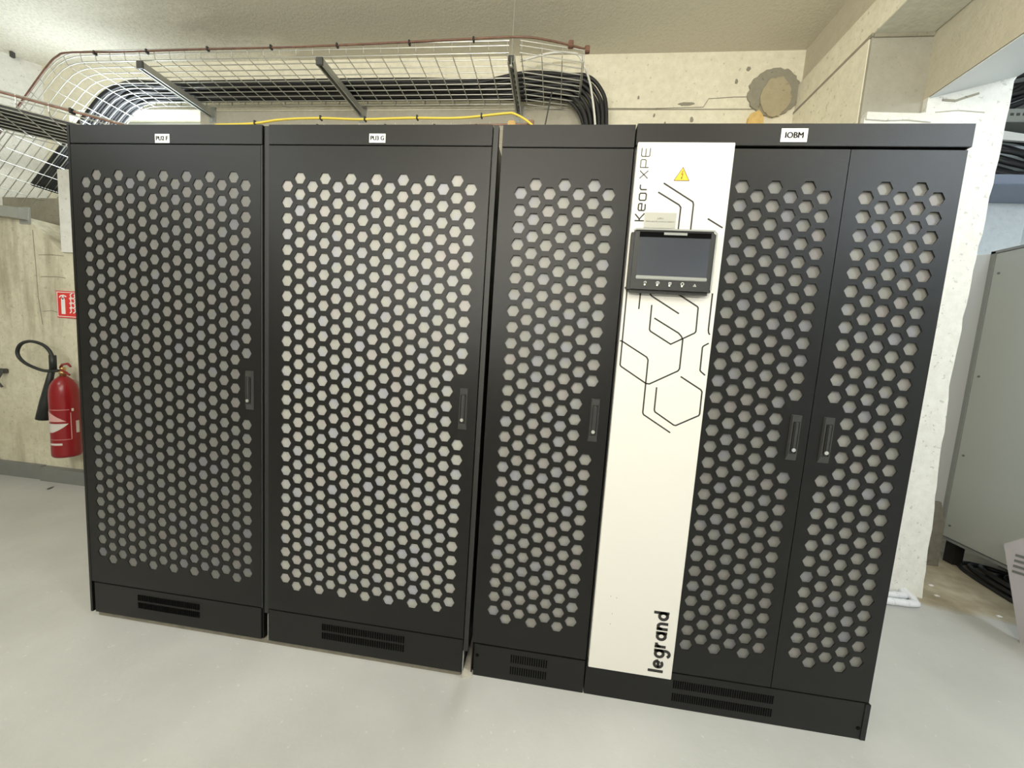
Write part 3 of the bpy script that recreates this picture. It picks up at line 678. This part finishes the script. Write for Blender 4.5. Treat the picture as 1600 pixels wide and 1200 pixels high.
# ------------------------------------------------------------ cables
rd=random.Random(3)
NC=12
for k in range(NC):
    out=1-k/(NC-1.); y=1.325+.0178*k; zz=ZB+.02+(.024 if k%2 else 0)+rd.uniform(0,.004)
    yb=1.49+(.022 if k%2 else -.018); xo=1.935+.135*out; top=3.045+.125*out
    L_=[(-2.40,y-.01,ZB-.72),(-2.1,y,ZB-.40),(-1.87,y,ZB-.17),(-1.71,y,ZB-.03),(-1.52,y,zz+.008),(-1.2,y,zz),(-.4,y+rd.uniform(-.004,.004),zz),(.3,y,zz),(.8,y+.02*out,zz+.01*out),(1.15,y+.06*out,zz+.025*out),(1.5,y*.45+yb*.55,ZB+.02+.10*out),(xo-.28,yb,top),(xo-.15,yb,top-.01),(xo-.055,yb,top-.085),(xo,yb,top-.22),(xo+.02,yb,2.6),(xo+.02,yb,2.2)]
    tag(obj('power_cable',TB(spline(L_,6),.0135,8),M['cable'],smooth=True),'thick black power cable lying in the basket tray along the back wall','cable','black power cables in the back tray')
for k in range(8):
    a=O+nv*(.13+.045*k)+Vector((0,0,.022+(.004 if k%2 else 0)))
    pts=[a-tv*1.35,a-tv*.6+nv*rd.uniform(-.004,.004),a-tv*.1,a+tv*.5,a+tv*.8,a+tv*1.0]
    tag(obj('power_cable',TB(spline(pts,4),.019,8),M['cable'],smooth=True),'thick black cable in the lower diagonal tray at the upper left','cable','black cables in the diagonal tray')
tag(obj('white_cable',TB(spline([(1.452,1.45,3.25),(1.66,1.45,3.297),(1.80,1.45,3.295),(1.86,1.45,3.27),(1.93,1.45,3.14),(1.965,1.45,3.02),(2.0,1.45,2.85),(2.03,1.45,2.6),(2.03,1.45,2.3)],6),.0075,8),M['whitecable'],smooth=True),'single white cable looping over the right end of the back tray','cable')
yc=empty('yellow_cable','yellow cable tied along the tray edge above the middle cabinets','cable',None,loc=(.7,.915,2.55))
obj('cable_run',TB(spline([(-.35,.90,2.515),(-.1,.90,2.522),(.1,.90,2.545),(.35,.90,2.552),(.6,.90,2.545),(.9,.90,2.552),(1.2,.90,2.552),(1.46,.90,2.575),(1.52,.90,2.572),(1.60,.90,2.53),(1.7,.90,2.45)],6),.0065,8),M['yellowcable'],yc,smooth=True)
for x,z in ((-.08,2.525),(.35,2.552),(.63,2.546),(.95,2.553),(1.33,2.562)): obj('cable_tie',B(x-.004,x+.004,.89,.912,z-.01,z+.012),M['cable'],yc)
finish(yc)
ew=empty('earth_wire','bare copper earth wire clipped along the front rim of the back tray','wire',None,loc=(0,1.05,3.08))
obj('conductor',TB(spline([(1.90,1.15,3.088),(1.7,1.09,3.092),(1.5,1.05,3.09),(1.1,1.05,3.085),(.6,1.05,3.074),(0,1.05,3.066),(-.6,1.05,3.066),(-1.2,1.05,3.062),(-1.60,1.05,3.066),(-1.70,1.05,3.045),(-1.80,1.05,2.97),(-2.05,1.05,2.72),(-2.5,1.05,2.28)],5),.0055,8),M['copper'],ew,smooth=True)
for x,z in ((1.22,3.082),(.82,3.073),(.35,3.067),(-.1,3.066),(-.55,3.066),(-1.0,3.06),(-1.4,3.058)): obj('cable_tie',B(x-.005,x+.005,1.04,1.06,z-.012,z+.012),M['cable'],ew)
for x,y,z in ((1.80,1.115,3.09),(1.90,1.15,3.086)): obj('clamp',B(x-.016,x+.016,y-.014,y+.012,z-.018,z+.02,bev=.004),M['copper'],ew)
finish(ew)
ew2=empty('earth_wire','bare copper earth wire along the near rim of the diagonal tray','wire',None,loc=(-1.2,.5,2.465))
a=O+Vector((0,0,.055)); obj('conductor',TB(spline([a-tv*1.3,a-tv*.3,a+tv*.3,a+tv*.9],6),.006,8),M['copper'],ew2,smooth=True)
for s in (.25,.62): q=a+tv*s; obj('cable_tie',B(q.x-.007,q.x+.007,q.y-.012,q.y+.012,q.z-.014,q.z+.014),M['cable'],ew2)
finish(ew2)
cc=empty('earth_wire','copper earth wire with clamp on the low tray behind the third cabinet','wire',None,loc=(1.2,.92,2.52))
obj('conductor',TB([(-.3,.918,2.502),(.6,.918,2.512),(1.62,.918,2.53)],.0045,8),M['copper'],cc); obj('clamp',B(1.48,1.525,.905,.932,2.505,2.545,bev=.006),M['brass'],cc); obj('clamp',B(1.595,1.63,.908,.93,2.52,2.55,bev=.004),M['copper'],cc)
for x in (.32,.75,1.05,1.3): obj('cable_tie',B(x-.005,x+.005,.908,.93,2.495,2.525),M['cable'],cc)
finish(cc)
tag(obj('drop_wire',TB([(1.69,1.4,3.01),(1.66,1.4,2.8),(1.64,1.4,2.6)],.005,6),M['cap']),'thin dark wire dropping from the right end of the back tray','wire')
jb=obj('cable_clip',B(-2.755,-2.73,1.44,1.465,3.35,3.396,bev=.004),M['cap']); tag(jb,'small dark bracket in the ceiling corner at the far left','bracket')

# ------------------------------------------------------------ fire extinguisher and sign
e=empty('fire_extinguisher','red fire extinguisher with black hose loop hanging on the stained wall','extinguisher',None,loc=(-1.715,1.0,.25))
ex,ey=-1.715,1.0
cyl=obj('cylinder',lathe(bmesh.new(),[(.045,.0),(.068,.004),(.0755,.015),(.0765,.03),(.0765,.46),(.074,.50),(.066,.54),(.05,.572),(.03,.592),(.024,.60)],(ex,ey,.235)),M['red'],e,smooth=True)
obj('valve',lathe(bmesh.new(),[(.018,0),(.018,.02),(.024,.022),(.024,.035),(.015,.037),(.015,.065),(.010,.07)],(ex,ey,.835),16),M['brass'],e,smooth=True)
obj('lever',TB([(ex-.005,ey-.01,.90),(ex+.03,ey-.02,.925),(ex+.09,ey-.03,.935),(ex+.115,ey-.03,.915)],[.007,.008,.008,.006],8),M['red'],e,smooth=True)
obj('carry_handle',TB([(ex,ey-.01,.885),(ex+.04,ey-.02,.875),(ex+.10,ey-.03,.855)],.007,8),M['red'],e,smooth=True)
obj('hose',TB(spline([(ex-.02,ey-.01,.875),(ex-.09,ey-.02,.868),(-1.90,.985,.875),(-2.02,.985,.915),(-2.075,.985,.975),(-2.045,.985,1.045),(-1.96,.985,1.075),(-1.86,.985,1.06),(-1.80,.985,1.02),(-1.775,.985,.97)],6),.011,10),M['rubber'],e,smooth=True)
obj('horn_grip',TB([(-1.773,.985,.985),(-1.782,.99,.88)],.019,12),M['rubber'],e,smooth=True)
obj('horn',TB([(-1.79,.99,.885),(-1.818,.985,.78),(-1.853,.985,.64),(-1.885,.985,.505)],[.016,.02,.032,.040],14),M['rubber'],e,smooth=True)
obj('wall_bracket',B(ex-.03,ex+.03,ey+.07,1.12,.45,.62),M['red'],e)
# curved labels on the cylinder: x-z patches wrapped round it
def wrap(name,a0,a1,z0,z1,m,par,rr=.0772,th=None,shape=None):
    bm=bmesh.new(); n=10; rows=[]
    for j in range(9):
        t=j/8.; lo,hi=(a0,a1) if shape is None else shape(t)
        rows.append([bm.verts.new((ex+rr*math.cos(math.radians(lo+(hi-lo)*k/n)), ey+rr*math.sin(math.radians(lo+(hi-lo)*k/n)), z0+(z1-z0)*t)) for k in range(n+1)])
    for j in range(8):
        for k in range(n): bm.faces.new((rows[j][k],rows[j][k+1],rows[j+1][k+1],rows[j+1][k]))
    return obj(name,bm,m,par)
# angles: camera sees the cylinder from its front right (towards -45 degrees); 
wrap('label_frame',232,348,.375,.378,M['pink'],e); wrap('label_frame',232,342,.595,.598,M['pink'],e); wrap('label_frame',345,348,.375,.575,M['pink'],e)
wrap('instruction_label',232,290,.42,.495,M['labelgrey'],e,rr=.0774,shape=lambda t:(232,240+98*math.sqrt(max(0,t))))
wrap('instruction_label',232,275,.51,.585,M['pink'],e,rr=.0774,shape=lambda t:(232,330-75*t))
wrap('test_label',232,312,.335,.35,M['labelgrey'],e,rr=.0774)
wrap('test_label',366,384,.42,.51,M['labelgrey'],e,rr=.0774)
wrap('test_label',350,359,.585,.605,M['labelgrey'],e,rr=.0774)
finish(e)
e=empty('fire_sign','square red and white fire extinguisher sign on the stained wall','sign',None,loc=(-1.81,1.12,1.36))
obj('board',B(-1.912,-1.715,1.112,1.12,1.262,1.462),M['redsign'],e)
bm=bmesh.new(); ribbon(bm,[(-1.905,1.272),(-1.722,1.272),(-1.722,1.452),(-1.905,1.452)],.005,1.112,closed=True)
prism(bm,[(-1.872,1.29),(-1.838,1.29),(-1.838,1.395),(-1.845,1.41),(-1.865,1.41),(-1.872,1.395)],'y',1.112,1.111)
ribbon(bm,[(-1.888,1.412),(-1.875,1.425),(-1.85,1.43),(-1.825,1.42)],.009,1.112); prism(bm,[(-1.862,1.40),(-1.848,1.40),(-1.848,1.425),(-1.862,1.425)],'y',1.112,1.111)
for k in range(4):
    z=1.30+k*.035; ribbon(bm,[(-1.80,z),(-1.785,z+.012),(-1.79,z+.03),(-1.772,z+.045)],.008,1.112); ribbon(bm,[(-1.77,z),(-1.75,z+.014),(-1.755,z+.03),(-1.735,z+.045)],.008,1.112)
obj('pictogram',bm,M['paper'],e); finish(e)
e=empty('pipe_clamp','small dark metal clamp on the stained wall at the far left edge','clamp',None,loc=(-2.44,1.12,.82))
obj('plate',B(-2.50,-2.40,1.09,1.12,.80,.835,bev=.004),M['cap'],e); obj('hook',TB([(-2.42,1.09,.80),(-2.43,1.07,.74),(-2.42,1.09,.69)],.008,8),M['cap'],e); finish(e)
for k,(x,y,a) in enumerate(((-2.28,.86,.3),(-1.85,.98,2),(-1.35,.17,.4))):
    bm=bmesh.new(); c_,s_=math.cos(a),math.sin(a); prism(bm,[(x+c_*u-s_*v,y+s_*u+c_*v) for u,v in ((-.03,-.006),(.0,-.01),(.03,0),(.01,.009),(-.02,.008))],'z',FL,FL+.004)
    tag(obj('debris_chip',bm,M['cap']),['dark paint chip on the floor farthest left, near the skirting','dark chip on the floor below the fire extinguisher','dark chip on the floor in front of the left cabinet corner'][k],'debris')

# ------------------------------------------------------------ right-hand side: next room
e=empty('electrical_enclosure','light grey floor-standing electrical enclosure seen past the white pillar','cabinet',None,loc=(4.8,.9,0))
obj('body',B(4.63,5.05,.05,1.50,.155,2.09,bev=.004),M['greyside'],e)
dd=obj('door',B(4.605,4.628,.06,1.475,.175,2.07,bev=.003),M['greysteel'],e)
for y,z in ((1.44,1.94),(1.44,1.28),(1.44,.75),(1.44,.26),(1.0,.45)):
    bm=bmesh.new(); lathe(bm,[(.007,0),(.007,.004)],(0,0,0),10); o=obj('screw',bm,M['greydark'],dd); o.rotation_euler=(0,-math.pi/2,0); o.location=(4.605,y,z)
bm=bmesh.new()
for k in range(9): box(bm,4.602,4.6055,.82,1.03,1.52+k*.014,1.526+k*.014)
obj('louvres',bm,M['greydark'],dd)
obj('handle_plate',B(4.59,4.606,.95,1.06,1.475,1.49,bev=.003),M['greysteel'],dd)
obj('side_flange',prism(bmesh.new(),[(4.30,.0),(4.61,.0),(4.61,2.075),(4.50,2.06),(4.30,1.90)],'y',1.50,1.53),M['greyside'],e)
bm=bmesh.new(); box(bm,4.60,4.625,1.475,1.50,.16,2.085); box(bm,4.60,4.625,.05,1.5,2.072,2.088); box(bm,4.60,4.625,.05,1.5,.155,.170)
obj('edge_trim',bm,M['strip'],e)
for x in (4.66,5.0):
    for y in (.12,1.44): obj('foot',B(x-.03,x+.03,y-.03,y+.03,0,.156),M['blackgap'],e)
obj('base_recess',B(4.98,5.0,.1,1.45,.002,.155),M['blackin'],e)
finish(e)
for k in range(6):
    rr=.30-.028*k; cx,cy=4.72,.90; z=.016+.022*(k%3)
    pts=[(cx+rr*.55*math.cos(a)+.01*math.sin(3*a+k),cy+rr*1.75*math.sin(a),z+.012*math.sin(2*a+k)) for a in [2*math.pi*j/36 for j in range(36)]]
    tag(obj('coiled_cable',TB(pts,.014,8,closed=True),M['cable'],smooth=True),'black cable coiled on the bare floor under the grey enclosure','cable','black cable coils under the grey enclosure')
e=empty('leaning_grille','lilac grey slotted plastic panel leaning at the lower right edge','panel',None,loc=(4.25,.6,0))
obj('panel',prism(bmesh.new(),[(.79,.434),(.72,.505),(.25,.60),(.20,.0),(.655,.0)],'x',4.20,4.225),M['lilac'],e)
bm=bmesh.new()
for k in range(4): prism(bm,[(.735,.40-k*.028),(.66,.415-k*.028),(.66,.427-k*.028),(.735,.412-k*.028)],'x',4.197,4.202)
obj('slots',bm,M['greydark'],e)['kind']='stuff'; finish(e)
tag(obj('leaning_board',prism(bmesh.new(),[(4.24,.0),(4.50,.0),(4.49,.30),(4.45,.44),(4.24,.44)],'y',1.36,1.38),M['pad']),'grey board standing on the bare floor behind the white pillar','board')
for z,lab,l in ((.001,'upper white conduit strapped round the foot of the white pillar',3.90),(-.0,'lower white conduit strapped round the foot of the white pillar',3.91)):
    e=empty('conduit',lab,'pipe','white conduits at the pillar foot',loc=(3.9,.94,0))
    yy=.903 if z else .845; zz=.024 if z else .019
    obj('pipe',TB(spline([(3.05,yy,zz),(3.6,yy,zz),(l-.03,yy,zz),(l+.015,yy+.025,zz),(l+.025,yy+.09,zz+.01),(l+.025,yy+.3,zz+.01)],5),.0185,12),M['conduit'],e,smooth=True)
    for x in (3.78,3.85): obj('coupling',TB([(x,yy,zz),(x+.012,yy,zz)],.0205,12),M['conduit'],e,smooth=True)
    finish(e)
# high cable route in the next room
e=empty('cable_tray','perforated steel cable tray high in the next room at the right edge','tray',None,loc=(5.3,2.2,3.25))
obj('side_rail',B(4.1,5.75,2.12,2.125,3.24,3.335),M['strut'],e); 
bm=bmesh.new()
for k in range(37): box(bm,4.2+k*.042,4.222+k*.042,2.117,2.121,3.285,3.303)
obj('perforations',bm,M['cap'],e)['kind']='stuff'; obj('bed',B(4.1,5.75,2.12,2.44,3.238,3.242),M['strut'],e); finish(e)
rd=random.Random(12)
for k in range(13):
    z=3.36+.026*k; y=2.16+.02*(k%4)
    pts=[(4.12,y,z),(4.6,y,z+rd.uniform(-.02,.02)),(4.95,y,z+.03),(5.15,y,z+rd.uniform(-.03,.02)),(5.35,y-.02,z+.06+rd.uniform(-.03,.03)),(5.73,y,z+.16)]
    tag(obj('bundled_cable',TB(spline(pts,5),.019,8),M['cable'],smooth=True),'black cable heaped on the high perforated tray at the right edge','cable','black cables on the high tray')
for k in range(13):
    z=2.88+.021*k; y=2.2+.018*(k%4)
    pts=[(4.12,y,z+.02),(4.6,y,z+rd.uniform(-.01,.03)),(4.95,y,z+.06),(5.12,y,z+.05+rd.uniform(-.02,.02)),(5.3,y-.02,z-.0),(5.5,y,z-.03+rd.uniform(-.02,.02)),(5.73,y,z-.02)]
    tag(obj('bundled_cable',TB(spline(pts,5),.017,8),M['cable'],smooth=True),'black cable sagging between the perforated tray and the blue-grey trunking','cable','black cables sagging above the trunking')
tag(obj('trunking',B(4.1,5.75,2.10,2.45,2.775,2.85,bev=.004),M['bluegrey']),'blue-grey cable trunking on the cool white wall at the right edge','trunking')
tag(obj('plastic_sheet',prism(bmesh.new(),[(4.95,3.14),(5.2,3.12),(5.5,3.10),(5.7,3.13),(5.7,3.16),(5.4,3.15),(5.15,3.19),(4.95,3.22)],'y',2.14,2.16),M['paper']),'white plastic strip under the perforated tray at the right edge','sheet')
for k,(x,y) in enumerate(((4.15,.99),(4.33,.86),(4.22,1.1))):
    tag(obj('debris_chip',prism(bmesh.new(),[(x-.012,y-.006),(x+.012,y-.004),(x+.008,y+.008),(x-.01,y+.006)],'z',0,.004),M['paper']),'small white plaster chip on the bare floor by the pillar','debris','white plaster chips')
